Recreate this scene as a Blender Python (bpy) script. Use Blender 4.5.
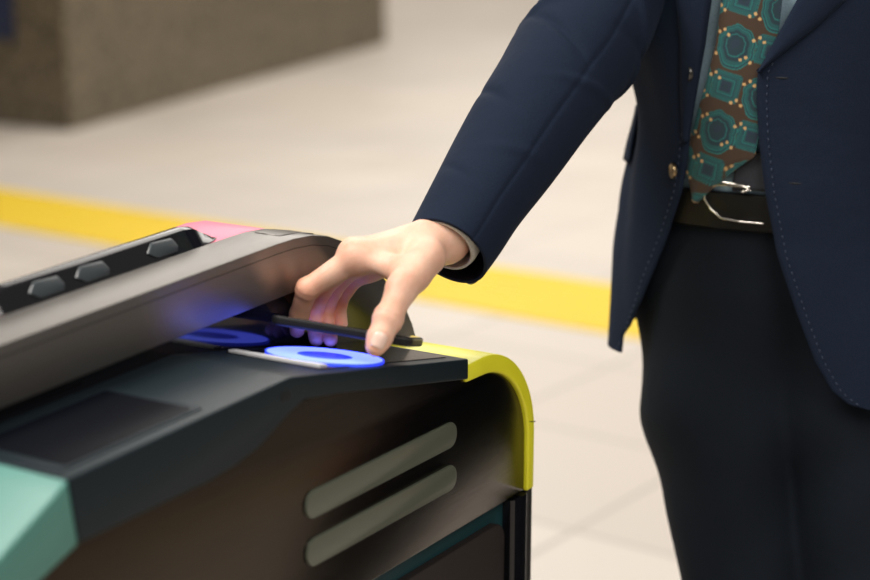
import bpy, bmesh, math, random
import numpy as np
from mathutils import Vector, Matrix

random.seed(4)
for o in list(bpy.data.objects):
    bpy.data.objects.remove(o)
SC = bpy.context.scene
COL = SC.collection

# ------------------------------------------------------------------ camera
FPX, HOR, CAMZ = 1675.0, 400.0, 1.38
PITCH = math.atan2(HOR, FPX)
cam_d = bpy.data.cameras.new('camera')
cam_d.sensor_width = 36.0
cam_d.lens = FPX * 36.0 / 870.0
cam_d.clip_start = 0.05
cam_d.dof.use_dof = True
cam_d.dof.focus_distance = 1.52
cam_d.dof.aperture_fstop = 3.3
cam = bpy.data.objects.new('camera', cam_d)
cam.location = (0, 0, CAMZ)
cam.rotation_euler = (math.pi / 2 - PITCH, 0, 0)
COL.objects.link(cam)
SC.camera = cam

# ------------------------------------------------------------------ light and exposure
SC.view_settings.view_transform = 'Standard'
SC.view_settings.look = 'None'
SC.view_settings.exposure = 0.0
SC.view_settings.gamma = 1.0
world = bpy.data.worlds.new('world')
SC.world = world
world.use_nodes = True
bg = world.node_tree.nodes['Background']
bg.inputs[0].default_value = (1.0, 0.955, 0.90, 1)
bg.inputs[1].default_value = 0.25


def area(name, loc, size, energy, color=(1, 0.95, 0.88), aim=None, size_y=None):
    l = bpy.data.lights.new(name, 'AREA')
    l.energy = energy
    l.size = size
    if size_y:
        l.shape = 'RECTANGLE'
        l.size_y = size_y
    l.color = color
    o = bpy.data.objects.new(name, l)
    o.location = loc
    if aim is not None:
        o.rotation_euler = (Vector(aim) - Vector(loc)).to_track_quat('-Z', 'Y').to_euler()
    COL.objects.link(o)
    return o


area('ceiling_lamp', (-1.3, 1.0, 3.3), 1.3, 88, aim=(0, 1.5, 0.9))
area('ceiling_lamp', (0.8, -0.6, 3.3), 1.4, 46, aim=(0.2, 1.6, 0.9))
area('ceiling_lamp', (1.0, 6.5, 4.2), 5.0, 225)
area('ceiling_lamp', (-2.0, 13.0, 5.0), 6.0, 370)
area('ceiling_lamp', (0.5, 22.0, 5.5), 7.0, 300)  # unseen lamp added to brighten the far floor
area('ceiling_lamp', (6.0, 14.0, 5.0), 6.0, 370)

# ------------------------------------------------------------------ camera frame maths (where a photographed point stands at a given distance)
FV = np.array([0, math.cos(PITCH), -math.sin(PITCH)])
UV_ = np.array([0, math.sin(PITCH), math.cos(PITCH)])
RV = np.array([1.0, 0, 0])
CV = np.array([0, 0, CAMZ])


def W(x, y, d):
    return CV + (FV + RV * ((x - 435) / FPX) + UV_ * ((290 - y) / FPX)) * d


def proj(P):
    q = np.asarray(P) - CV
    d = q @ FV
    return 435 + FPX * (q @ RV) / d, 290 - FPX * (q @ UV_) / d, d


def floor_at(x, y, z=0.0):
    r = FV + RV * ((x - 435) / FPX) + UV_ * ((290 - y) / FPX)
    return CV + r * ((z - CAMZ) / r[2])


# ------------------------------------------------------------------ materials
def new_mat(name):
    m = bpy.data.materials.new(name)
    m.use_nodes = True
    nt = m.node_tree
    return m, nt, nt.nodes['Principled BSDF']


def simple(name, col, rough=0.5, metal=0.0, coat=0.0, bump=None, vary=None, emit=None, spec=None, trans=0.0, sheen=0.0):
    m, nt, b = new_mat(name)
    b.inputs['Base Color'].default_value = (*col, 1)
    b.inputs['Roughness'].default_value = rough
    b.inputs['Metallic'].default_value = metal
    b.inputs['Coat Weight'].default_value = coat
    b.inputs['Coat Roughness'].default_value = 0.06
    if spec is not None:
        b.inputs['Specular IOR Level'].default_value = spec
    if trans:
        b.inputs['Transmission Weight'].default_value = trans
    if sheen:
        b.inputs['Sheen Weight'].default_value = sheen
        b.inputs['Sheen Roughness'].default_value = 0.5
    tc = nt.nodes.new('ShaderNodeTexCoord')
    if vary:
        scale, amt = vary
        n = nt.nodes.new('ShaderNodeTexNoise')
        n.inputs['Scale'].default_value = scale
        n.inputs['Detail'].default_value = 4
        nt.links.new(tc.outputs['Object'], n.inputs['Vector'])
        mx = nt.nodes.new('ShaderNodeMixRGB')
        mx.inputs[1].default_value = (*[c * (1 - amt) for c in col], 1)
        mx.inputs[2].default_value = (*[min(1, c * (1 + amt)) for c in col], 1)
        nt.links.new(n.outputs['Fac'], mx.inputs[0])
        nt.links.new(mx.outputs[0], b.inputs['Base Color'])
    if bump:
        scale, strength, stretch = bump
        mp = nt.nodes.new('ShaderNodeMapping')
        mp.inputs['Scale'].default_value = stretch
        n = nt.nodes.new('ShaderNodeTexNoise')
        n.inputs['Scale'].default_value = scale
        n.inputs['Detail'].default_value = 3
        bp = nt.nodes.new('ShaderNodeBump')
        bp.inputs['Strength'].default_value = strength
        bp.inputs['Distance'].default_value = 0.001
        nt.links.new(tc.outputs['Object'], mp.inputs[0])
        nt.links.new(mp.outputs[0], n.inputs['Vector'])
        nt.links.new(n.outputs['Fac'], bp.inputs['Height'])
        nt.links.new(bp.outputs[0], b.inputs['Normal'])
    if emit:
        b.inputs['Emission Color'].default_value = (*emit[0], 1)
        b.inputs['Emission Strength'].default_value = emit[1]
    return m


def brushed(name, col, rough, stretch=(6, 400, 400), amt=0.25, strength=0.06, aniso=0.0, metal=1.0):
    """stainless steel with a fine grain running along the gate"""
    m, nt, b = new_mat(name)
    b.inputs['Metallic'].default_value = metal
    tc = nt.nodes.new('ShaderNodeTexCoord')
    mp = nt.nodes.new('ShaderNodeMapping')
    mp.inputs['Scale'].default_value = stretch
    n = nt.nodes.new('ShaderNodeTexNoise')
    n.inputs['Scale'].default_value = 3
    n.inputs['Detail'].default_value = 5
    nt.links.new(tc.outputs['Object'], mp.inputs[0])
    nt.links.new(mp.outputs[0], n.inputs['Vector'])
    mx = nt.nodes.new('ShaderNodeMixRGB')
    mx.inputs[1].default_value = (*[c * (1 - amt) for c in col], 1)
    mx.inputs[2].default_value = (*[min(1, c * (1 + amt)) for c in col], 1)
    nt.links.new(n.outputs['Fac'], mx.inputs[0])
    nt.links.new(mx.outputs[0], b.inputs['Base Color'])
    mr = nt.nodes.new('ShaderNodeMapRange')
    mr.inputs['To Min'].default_value = rough * 0.75
    mr.inputs['To Max'].default_value = rough * 1.25
    nt.links.new(n.outputs['Fac'], mr.inputs['Value'])
    nt.links.new(mr.outputs[0], b.inputs['Roughness'])
    bp = nt.nodes.new('ShaderNodeBump')
    if aniso:
        b.inputs['Anisotropic'].default_value = aniso
        cx = nt.nodes.new('ShaderNodeCombineXYZ')
        cx.inputs[0].default_value = -0.30
        cx.inputs[1].default_value = 0.19
        cx.inputs[2].default_value = 1.0
        nt.links.new(cx.outputs[0], b.inputs['Tangent'])
    bp.inputs['Strength'].default_value = strength
    bp.inputs['Distance'].default_value = 0.0004
    nt.links.new(n.outputs['Fac'], bp.inputs['Height'])
    nt.links.new(bp.outputs[0], b.inputs['Normal'])
    return m


def cloth(name, col, weave=900.0, sheen=0.05, rough=0.85, fold=0.0):
    m, nt, b = new_mat(name)
    b.inputs['Roughness'].default_value = rough
    b.inputs['Sheen Weight'].default_value = sheen
    b.inputs['Sheen Roughness'].default_value = 0.4
    b.inputs['Sheen Tint'].default_value = (*[min(1, c * 8 + .1) for c in col], 1)
    b.inputs['Specular IOR Level'].default_value = 0.2
    tc = nt.nodes.new('ShaderNodeTexCoord')
    n = nt.nodes.new('ShaderNodeTexNoise')
    n.inputs['Scale'].default_value = weave
    n.inputs['Detail'].default_value = 2
    nt.links.new(tc.outputs['Object'], n.inputs['Vector'])
    mx = nt.nodes.new('ShaderNodeMixRGB')
    mx.inputs[1].default_value = (*[c * 0.6 for c in col], 1)
    mx.inputs[2].default_value = (*[c * 1.4 for c in col], 1)
    nt.links.new(n.outputs['Fac'], mx.inputs[0])
    nt.links.new(mx.outputs[0], b.inputs['Base Color'])
    n2 = nt.nodes.new('ShaderNodeTexNoise')
    n2.inputs['Scale'].default_value = 14
    n2.inputs['Detail'].default_value = 3
    nt.links.new(tc.outputs['Object'], n2.inputs['Vector'])
    b1 = nt.nodes.new('ShaderNodeBump')
    b1.inputs['Strength'].default_value = 0.35
    b1.inputs['Distance'].default_value = 0.0008
    nt.links.new(n.outputs['Fac'], b1.inputs['Height'])
    b2 = nt.nodes.new('ShaderNodeBump')
    b2.inputs['Strength'].default_value = 0.5
    b2.inputs['Distance'].default_value = 0.006 + fold
    nt.links.new(n2.outputs['Fac'], b2.inputs['Height'])
    nt.links.new(b1.outputs[0], b2.inputs['Normal'])
    nt.links.new(b2.outputs[0], b.inputs['Normal'])
    return m


def floor_material():
    m, nt, b = new_mat('pale_stone_tiles')
    b.inputs['Roughness'].default_value = 0.42
    tc = nt.nodes.new('ShaderNodeTexCoord')
    mp = nt.nodes.new('ShaderNodeMapping')
    mp.inputs['Rotation'].default_value = (0, 0, math.radians(36))
    nt.links.new(tc.outputs['Object'], mp.inputs[0])
    br = nt.nodes.new('ShaderNodeTexBrick')
    br.inputs['Color1'].default_value = (0.70, 0.645, 0.585, 1)
    br.inputs['Color2'].default_value = (0.62, 0.565, 0.51, 1)
    br.inputs['Mortar'].default_value = (0.46, 0.42, 0.38, 1)
    br.inputs['Scale'].default_value = 1.0
    br.inputs['Mortar Size'].default_value = 0.008
    br.inputs['Brick Width'].default_value = 0.6
    br.inputs['Row Height'].default_value = 0.6
    br.offset = 0.0
    nt.links.new(mp.outputs[0], br.inputs['Vector'])
    n = nt.nodes.new('ShaderNodeTexNoise')
    n.inputs['Scale'].default_value = 0.5
    n.inputs['Detail'].default_value = 3
    nt.links.new(tc.outputs['Object'], n.inputs['Vector'])
    cr = nt.nodes.new('ShaderNodeMixRGB')
    cr.inputs[1].default_value = (1.0, 0.94, 0.88, 1)
    cr.inputs[2].default_value = (0.92, 0.93, 0.94, 1)
    nt.links.new(n.outputs['Fac'], cr.inputs[0])
    mu = nt.nodes.new('ShaderNodeMixRGB')
    mu.blend_type = 'MULTIPLY'
    mu.inputs[0].default_value = 1
    nt.links.new(br.outputs[0], mu.inputs[1])
    nt.links.new(cr.outputs[0], mu.inputs[2])
    nt.links.new(mu.outputs[0], b.inputs['Base Color'])
    return m


def stone_material():
    m, nt, b = new_mat('brown_granite_cladding')
    b.inputs['Roughness'].default_value = 0.5
    tc = nt.nodes.new('ShaderNodeTexCoord')
    n = nt.nodes.new('ShaderNodeTexNoise')
    n.inputs['Scale'].default_value = 22
    n.inputs['Detail'].default_value = 6
    nt.links.new(tc.outputs['Object'], n.inputs['Vector'])
    r = nt.nodes.new('ShaderNodeValToRGB')
    r.color_ramp.elements[0].position = 0.35
    r.color_ramp.elements[0].color = (0.055, 0.043, 0.027, 1)
    r.color_ramp.elements[1].position = 0.65
    r.color_ramp.elements[1].color = (0.21, 0.175, 0.115, 1)
    nt.links.new(n.outputs['Fac'], r.inputs[0])
    n2 = nt.nodes.new('ShaderNodeTexNoise')
    n2.inputs['Scale'].default_value = 1.3
    nt.links.new(tc.outputs['Object'], n2.inputs['Vector'])
    mx = nt.nodes.new('ShaderNodeMixRGB')
    mx.blend_type = 'MULTIPLY'
    mx.inputs[0].default_value = 1
    r2 = nt.nodes.new('ShaderNodeValToRGB')
    r2.color_ramp.elements[0].color = (0.75, 0.72, 0.68, 1)
    r2.color_ramp.elements[1].color = (1.1, 1.05, 1.0, 1)
    nt.links.new(n2.outputs['Fac'], r2.inputs[0])
    nt.links.new(r.outputs[0], mx.inputs[1])
    nt.links.new(r2.outputs[0], mx.inputs[2])
    nt.links.new(mx.outputs[0], b.inputs['Base Color'])
    return m


def skin_material():
    m, nt, b = new_mat('skin')
    tc = nt.nodes.new('ShaderNodeTexCoord')
    n = nt.nodes.new('ShaderNodeTexNoise')
    n.inputs['Scale'].default_value = 38
    n.inputs['Detail'].default_value = 5
    nt.links.new(tc.outputs['Object'], n.inputs['Vector'])
    r = nt.nodes.new('ShaderNodeValToRGB')
    r.color_ramp.elements[0].position = 0.3
    r.color_ramp.elements[0].color = (0.72, 0.39, 0.27, 1)
    r.color_ramp.elements[1].position = 0.7
    r.color_ramp.elements[1].color = (0.90, 0.60, 0.46, 1)
    nt.links.new(n.outputs['Fac'], r.inputs[0])
    at = nt.nodes.new('ShaderNodeAttribute')
    at.attribute_name = 'flush'
    mx = nt.nodes.new('ShaderNodeMixRGB')
    mx.inputs[2].default_value = (0.88, 0.27, 0.12, 1)
    nt.links.new(at.outputs['Fac'], mx.inputs[0])
    nt.links.new(r.outputs[0], mx.inputs[1])
    nt.links.new(mx.outputs[0], b.inputs['Base Color'])
    b.inputs['Roughness'].default_value = 0.48
    b.inputs['Subsurface Weight'].default_value = 0.25
    b.inputs['Subsurface Radius'].default_value = (1.0, 0.35, 0.2)
    b.inputs['Subsurface Scale'].default_value = 0.006
    n2 = nt.nodes.new('ShaderNodeTexVoronoi')
    n2.inputs['Scale'].default_value = 900
    nt.links.new(tc.outputs['Object'], n2.inputs['Vector'])
    n3 = nt.nodes.new('ShaderNodeTexNoise')
    n3.inputs['Scale'].default_value = 160
    nt.links.new(tc.outputs['Object'], n3.inputs['Vector'])
    ad = nt.nodes.new('ShaderNodeMath')
    ad.operation = 'ADD'
    nt.links.new(n2.outputs[0], ad.inputs[0])
    nt.links.new(n3.outputs[0], ad.inputs[1])
    bp = nt.nodes.new('ShaderNodeBump')
    bp.inputs['Strength'].default_value = 0.3
    bp.inputs['Distance'].default_value = 0.0006
    nt.links.new(ad.outputs[0], bp.inputs['Height'])
    nt.links.new(bp.outputs[0], b.inputs['Normal'])
    return m


def tie_material():
    m, nt, b = new_mat('patterned_silk')
    at = nt.nodes.new('ShaderNodeAttribute')
    at.attribute_name = 'pattern'
    nt.links.new(at.outputs['Color'], b.inputs['Base Color'])
    b.inputs['Roughness'].default_value = 0.6
    b.inputs['Sheen Weight'].default_value = 0.2
    tc = nt.nodes.new('ShaderNodeTexCoord')
    n = nt.nodes.new('ShaderNodeTexNoise')
    n.inputs['Scale'].default_value = 1500
    nt.links.new(tc.outputs['Object'], n.inputs['Vector'])
    bp = nt.nodes.new('ShaderNodeBump')
    bp.inputs['Strength'].default_value = 0.3
    bp.inputs['Distance'].default_value = 0.0005
    nt.links.new(n.outputs['Fac'], bp.inputs['Height'])
    nt.links.new(bp.outputs[0], b.inputs['Normal'])
    return m


M = dict(
    floor=floor_material(), stone=stone_material(), skin=skin_material(), tie=tie_material(),
    yellow_paving=simple('yellow_paving', (0.88, 0.63, 0.03), 0.5, vary=(3, 0.05)),
    wall=simple('cream_wall', (0.66, 0.58, 0.52), 0.7, vary=(1, 0.05)),
    sign=simple('blue_sign', (0.01, 0.02, 0.065), 0.4),
    sign_w=simple('white_print', (0.7, 0.7, 0.7), 0.5),
    steel=brushed('brushed_steel', (0.19, 0.177, 0.165), 0.34, amt=0.12, aniso=0.93, metal=0.78),
    dark_steel=brushed('dark_brushed_steel', (0.080, 0.066, 0.054), 0.23, amt=0.3, strength=0.12, aniso=0.5),
    door_panel=simple('dark_brown_panel', (0.022, 0.016, 0.015), 0.45),
    tray=simple('dark_slate_plastic', (0.012, 0.020, 0.026), 0.38, spec=0.2, bump=(900, 0.15, (1, 1, 1))),
    gloss=simple('glossy_black', (0.006, 0.006, 0.008), 0.08),
    pad=simple('black_reader_window', (0.012, 0.013, 0.018), 0.14, coat=0.5),
    black=simple('black_plastic', (0.012, 0.012, 0.012), 0.4),
    screen=simple('dark_screen', (0.004, 0.005, 0.008), 0.2, spec=0.15),
    yellow=simple('yellow_plastic', (0.86, 0.82, 0.025), 0.42, coat=0.15, vary=(25, 0.06), bump=(60, 0.15, (1, 6, 1))),
    mint=simple('mint_green_plastic', (0.085, 0.25, 0.215), 0.4, vary=(20, 0.04)),
    teal=simple('dark_teal_plastic', (0.01, 0.05, 0.06), 0.4),
    pink=simple('pink_plastic', (0.72, 0.12, 0.22), 0.4, vary=(20, 0.04)),
    lens=simple('frosted_lens', (0.10, 0.11, 0.082), 0.3, coat=0.2),
    bulb=simple('grey_sensor', (0.045, 0.055, 0.062), 0.3),
    label=simple('white_label', (0.75, 0.75, 0.78), 0.5),
    ring=simple('blue_light', (0.2, 0.3, 0.6), 0.3, emit=((0.085, 0.12, 1.0), 4.3)),
    ring2=simple('deep_blue_light', (0.1, 0.2, 0.8), 0.3, emit=((0.02, 0.04, 1.0), 1.2)),
    phone=simple('black_phone_shell', (0.008, 0.008, 0.009), 0.45, spec=0.3),
    phone_rim=simple('dark_phone_rim', (0.12, 0.12, 0.12), 0.35, metal=1.0),
    phone_glass=simple('phone_glass', (0.01, 0.01, 0.012), 0.05, coat=1.0),
    silver=simple('silver_metal', (0.7, 0.66, 0.6), 0.22, metal=1.0),
    brass=simple('dull_brass', (0.30, 0.22, 0.12), 0.3, metal=1.0),
    horn=simple('dark_button', (0.02, 0.018, 0.016), 0.25, coat=0.5),
    navy=cloth('navy_wool', (0.0070, 0.0135, 0.031)),
    navy_dark=cloth('navy_trouser_wool', (0.0052, 0.0085, 0.0145), sheen=0.03),
    lining=cloth('dark_lining', (0.008, 0.008, 0.012), sheen=0.0, rough=0.5),
    stitch=simple('navy_thread', (0.03, 0.045, 0.085), 0.6),
    stitch_dark=simple('black_thread', (0.004, 0.005, 0.008), 0.7),
    shirt=cloth('pale_blue_cotton', (0.30, 0.43, 0.52), sheen=0.0),
    cuff=cloth('white_cotton', (0.62, 0.60, 0.53), sheen=0.0),
    tail=cloth('dark_grey_silk', (0.035, 0.037, 0.045)),  # shade on the shirt, put into the colour of a patch
    leather=simple('black_leather', (0.006, 0.006, 0.006), 0.42, spec=0.3, bump=(300, 0.4, (1, 1, 1))),
    nail=simple('fingernail', (0.88, 0.62, 0.52), 0.25, coat=0.4),
    hair=simple('black_hair', (0.01, 0.008, 0.007), 0.45),
    sclera=simple('eye_white', (0.75, 0.73, 0.7), 0.2),
    iris=simple('dark_iris', (0.02, 0.012, 0.008), 0.1),
)


# ------------------------------------------------------------------ helpers
def obj(name, data, mat, parent=None, smooth=None):
    """links a bmesh or (verts, faces) as one mesh object"""
    me = bpy.data.meshes.new(name)
    if isinstance(data, bmesh.types.BMesh):
        bmesh.ops.recalc_face_normals(data, faces=data.faces[:])
        data.to_mesh(me)
        data.free()
    else:
        me.from_pydata([tuple(v) for v in data[0]], [], [tuple(f) for f in data[1]])
    me.materials.append(M[mat] if isinstance(mat, str) else mat)
    o = bpy.data.objects.new(name, me)
    COL.objects.link(o)
    if parent is not None:
        o.parent = parent
    if smooth is not None:
        for p in me.polygons:
            p.use_smooth = True
        if smooth < 179:
            me.set_sharp_from_angle(angle=math.radians(smooth))
    return o


def empty(name, loc, rz=0.0):
    o = bpy.data.objects.new(name, None)
    o.location = loc
    o.rotation_euler = (0, 0, rz)
    o.empty_display_size = 0.1
    COL.objects.link(o)
    return o


def tag(o, label, cat, group=None):
    o['label'] = label
    o['category'] = cat
    if group:
        o['group'] = group
    return o


def struct(o):
    o['kind'] = 'structure'
    return o


def prism_bm(poly, v0, v1, bevel=0.0, seg=3, bm=None, axis='v', angle=35):
    """polygon in (u, z) extruded along v (or polygon in (u, v) extruded along z)"""
    own = bmesh.new()
    if axis == 'v':
        a = [own.verts.new((p[0], v0, p[1])) for p in poly]
        b = [own.verts.new((p[0], v1, p[1])) for p in poly]
    else:
        a = [own.verts.new((p[0], p[1], v0)) for p in poly]
        b = [own.verts.new((p[0], p[1], v1)) for p in poly]
    n = len(poly)
    own.faces.new(a)
    own.faces.new(b[::-1])
    for i in range(n):
        own.faces.new((a[i], b[i], b[(i + 1) % n], a[(i + 1) % n]))
    bmesh.ops.recalc_face_normals(own, faces=own.faces[:])
    if bevel > 0:
        es = [e for e in own.edges if len(e.link_faces) == 2 and e.calc_face_angle(0) > math.radians(angle)]
        bmesh.ops.bevel(own, geom=es, offset=bevel, segments=seg, profile=0.5, affect='EDGES', clamp_overlap=True)
    if bm is not None:
        me = bpy.data.meshes.new('tmp')
        own.to_mesh(me)
        bm.from_mesh(me)
        bpy.data.meshes.remove(me)
        own.free()
        return bm
    return own


def box_bm(x0, x1, y0, y1, z0, z1, bevel=0.0, seg=3, bm=None):
    return prism_bm([(x0, y0), (x1, y0), (x1, y1), (x0, y1)], z0, z1, bevel, seg, bm, axis='z')


def rrect(x0, x1, y0, y1, r, n=8):
    pts = []
    for cx, cy, a0 in ((x1 - r, y1 - r, 0), (x0 + r, y1 - r, 90), (x0 + r, y0 + r, 180), (x1 - r, y0 + r, 270)):
        for k in range(n + 1):
            a = math.radians(a0 + 90.0 * k / n)
            pts.append((cx + r * math.cos(a), cy + r * math.sin(a)))
    return pts


def xform(bm, mat4):
    bmesh.ops.transform(bm, matrix=mat4, verts=bm.verts[:])
    return bm


def lathe_bm(profile, n=24, mat4=None):
    bm = bmesh.new()
    rings = []
    for r, z in profile:
        if r < 1e-6:
            rings.append([bm.verts.new((0, 0, z))])
        else:
            rings.append([bm.verts.new((r * math.cos(2 * math.pi * k / n), r * math.sin(2 * math.pi * k / n), z)) for k in range(n)])
    for a, b in zip(rings, rings[1:]):
        for k in range(n):
            k2 = (k + 1) % n
            if len(a) == 1 and len(b) == 1:
                continue
            if len(a) == 1:
                bm.faces.new((a[0], b[k], b[k2]))
            elif len(b) == 1:
                bm.faces.new((a[k], b[0], a[k2]))
            else:
                bm.faces.new((a[k], b[k], b[k2], a[k2]))
    if mat4 is not None:
        xform(bm, mat4)
    return bm


def frame_at(P, normal, up=(0, 0, 1)):
    n = Vector(normal).normalized()
    x = Vector(up).cross(n)
    if x.length < 1e-4:
        x = Vector((1, 0, 0))
    x.normalize()
    y = n.cross(x)
    m = Matrix((x, y, n)).transposed().to_4x4()
    m.translation = Vector(P)
    return m


def grid_faces(nr, nc, wrap=False):
    f = []
    for i in range(nr - 1):
        for j in range(nc if wrap else nc - 1):
            j2 = (j + 1) % nc
            f.append((i * nc + j, i * nc + j2, (i + 1) * nc + j2, (i + 1) * nc + j))
    return f


def interp(xs, ys, x):
    return np.interp(x, xs, ys)


# --- implicit bodies: smooth union of tapered capsules, meshed with surface nets
def sd_cone(P, a, b, ra, rb):
    a = np.asarray(a, float); b = np.asarray(b, float)
    ba = b - a
    h = np.clip(((P - a) @ ba) / max(ba @ ba, 1e-12), 0, 1)
    d = P - a - h[..., None] * ba
    return np.sqrt((d * d).sum(-1)) - (ra + (rb - ra) * h)


def sd_ell(P, c, r, axes=None):
    q = P - np.asarray(c, float)
    if axes is not None:
        q = q @ np.asarray(axes, float).T
    r = np.asarray(r, float)
    k0 = np.sqrt(((q / r) ** 2).sum(-1))
    k1 = np.sqrt(((q / (r * r)) ** 2).sum(-1)) + 1e-9
    return k0 * (k0 - 1.0) / k1


def smin(a, b, k):
    h = np.clip(0.5 + 0.5 * (b - a) / k, 0, 1)
    return b + (a - b) * h - k * h * (1 - h)


def surface_nets(fn, lo, hi, h):
    lo = np.asarray(lo, float)
    n = np.ceil((np.asarray(hi) - lo) / h).astype(int) + 1
    gx, gy, gz = [lo[i] + h * np.arange(n[i]) for i in range(3)]
    F = np.empty(n, float)
    for i in range(0, n[0], 16):
        P = np.stack(np.meshgrid(gx[i:i + 16], gy, gz, indexing='ij'), -1)
        F[i:i + 16] = fn(P)
    S = F < 0
    nc = n - 1
    acc = np.zeros((*nc, 3))
    cnt = np.zeros(nc)
    corners = [(i, j, k) for i in (0, 1) for j in (0, 1) for k in (0, 1)]

    def sl(c):
        return tuple(slice(c[i], c[i] + nc[i]) for i in range(3))
    for c in corners:
        for ax in range(3):
            if c[ax] == 0:
                c2 = list(c); c2[ax] = 1
                fa, fb = F[sl(c)], F[sl(c2)]
                x = (fa < 0) != (fb < 0)
                t = np.where(x, fa / np.where(x, fa - fb, 1), 0)
                for d in range(3):
                    acc[..., d] += np.where(x, c[d] + (t if d == ax else 0), 0)
                cnt += x
    act = cnt > 0
    idx = -np.ones(nc, int)
    idx[act] = np.arange(act.sum())
    cells = np.argwhere(act)
    V = lo + h * (cells + acc[act] / cnt[act][:, None])
    faces = []
    for ax in range(3):
        o1, o2 = [a for a in range(3) if a != ax]
        s1 = [slice(0, n[0]), slice(0, n[1]), slice(0, n[2])]
        s2 = list(s1)
        s1[ax] = slice(0, n[ax] - 1); s2[ax] = slice(1, n[ax])
        A, B = S[tuple(s1)], S[tuple(s2)]
        e = np.argwhere(A != B)
        ok = (e[:, o1] > 0) & (e[:, o2] > 0) & (e[:, o1] < nc[o1]) & (e[:, o2] < nc[o2])
        e = e[ok]
        d1 = np.zeros(3, int); d1[o1] = 1
        d2 = np.zeros(3, int); d2[o2] = 1
        q = np.stack([idx[tuple((e - d1 - d2).T)], idx[tuple((e - d2).T)], idx[tuple(e.T)], idx[tuple((e - d1).T)]], 1)
        fl = A[tuple(e.T)]
        if ax == 1:
            fl = ~fl
        q[~fl] = q[~fl][:, ::-1]
        faces.append(q)
    return V, np.concatenate(faces)


# ------------------------------------------------------------------ setting
bm = bmesh.new()
vs = [bm.verts.new(p) for p in ((-20, -8, 0), (30, -8, 0), (30, 32, 0), (-20, 32, 0))]
bm.faces.new(vs)
struct(obj('floor', bm, 'floor'))
struct(obj('wall_back', box_bm(-20, 30, 31.8, 32, 0, 6), 'wall'))

# stone-clad wall block behind the gates
cN = floor_at(70, 131); cR = floor_at(386, 43); cL = floor_at(0, 124)
dirR = (cR - cN); dirL = (cL - cN)
cL2 = cN + dirL / np.linalg.norm(dirL) * 3.0
cB = cL2 + dirR
struct(obj('wall_left', prism_bm([tuple(cN[:2]), tuple(cR[:2]), tuple(cB[:2]), tuple(cL2[:2])], 0, 3.4, 0.01, 2, axis='z'), 'stone'))

# blue notice on the stone wall
dl = dirL / np.linalg.norm(dirL)
nl = np.array([dl[1], -dl[0], 0.0])
if nl[1] > 0:
    nl = -nl
ray = FV + RV * ((16 - 435) / FPX) + UV_ * ((290 - 40) / FPX)
t = ((cN - CV) @ nl) / (ray @ nl)
sp = CV + ray * t
sm = frame_at(sp + nl * 0.012, nl)
sgn = 1.0 if Vector(sm.col[0][:3]).dot(Vector(dl)) > 0 else -1.0
sb = box_bm(min(0, sgn * .62), max(0, sgn * .62), 0, .9, -.01, .012, .003, 2)
sroot = tag(obj('wall_sign', xform(sb, sm), 'sign', None), 'dark blue sign on the stone wall at the upper left corner', 'sign')

# yellow tactile paving band
lp = [floor_at(0, 190), floor_at(607, 286), floor_at(640, 331), floor_at(-60, 222)]
d = lp[1] - lp[0]
d = d / np.linalg.norm(d)
nrm = np.array([-d[1], d[0], 0])
mid0 = (floor_at(100, 204) + floor_at(560, 278)) / 2
mid1 = (floor_at(100, 246) + floor_at(560, 323)) / 2
off = (mid1 - mid0) @ nrm
bm = bmesh.new()
L0, L1 = -10.0, 11.0
a = mid0 + d * L0; b_ = mid0 + d * L1
c_ = b_ + nrm * off; e_ = a + nrm * off
prism_bm([tuple(a[:2]), tuple(b_[:2]), tuple(c_[:2]), tuple(e_[:2])], -0.002, 0.004, axis='z', bm=bm)
wid = abs(off); sg = 1 if off > 0 else -1
nb = max(2, int(wid / 0.055))
for k in range(nb):
    w0 = (k + 0.3) / nb * wid; w1 = (k + 0.72) / nb * wid
    p = [mid0 + d * L0 + nrm * sg * w0, mid0 + d * L1 + nrm * sg * w0, mid0 + d * L1 + nrm * sg * w1, mid0 + d * L0 + nrm * sg * w1]
    prism_bm([tuple(q[:2]) for q in p], 0.003, 0.0075, axis='z', bm=bm)
tag(obj('tactile_paving', bm, 'yellow_paving'), 'bright yellow tactile paving strip crossing the pale floor behind the gate', 'paving')

# ------------------------------------------------------------------ ticket gate (local x runs along the gate, y across it, z up)
P0 = W(463, 358, 1.5)
GZ = P0[2]
AZ = math.radians(32.4)
GU = np.array([math.sin(AZ), math.cos(AZ), 0]); GV = np.array([-math.cos(AZ), math.sin(AZ), 0])


def G(u, v, z):
    return P0 + GU * u + GV * v + np.array([0, 0, z])


gate = empty('ticket_gate', (P0[0], P0[1], 0), math.pi / 2 - AZ)
tag(gate, 'steel ticket gate with yellow rounded end and glowing blue card reader', 'ticket gate')


def zs(poly):
    return [(p[0], p[1] + GZ) for p in poly]


def gpart(name, bm, mat, parent=gate, smooth=40):
    return obj(name, bm, mat, parent, smooth)


WID = 0.235
# lower cabinet
gpart('cabinet', box_bm(-1.05, 0.118, 0.012, WID, 0.0, GZ - 0.10, 0.004), 'teal')
gpart('kick_plate', box_bm(-1.06, 0.125, 0.006, WID + .004, 0.0, 0.09, 0.003), 'dark_steel')
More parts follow.
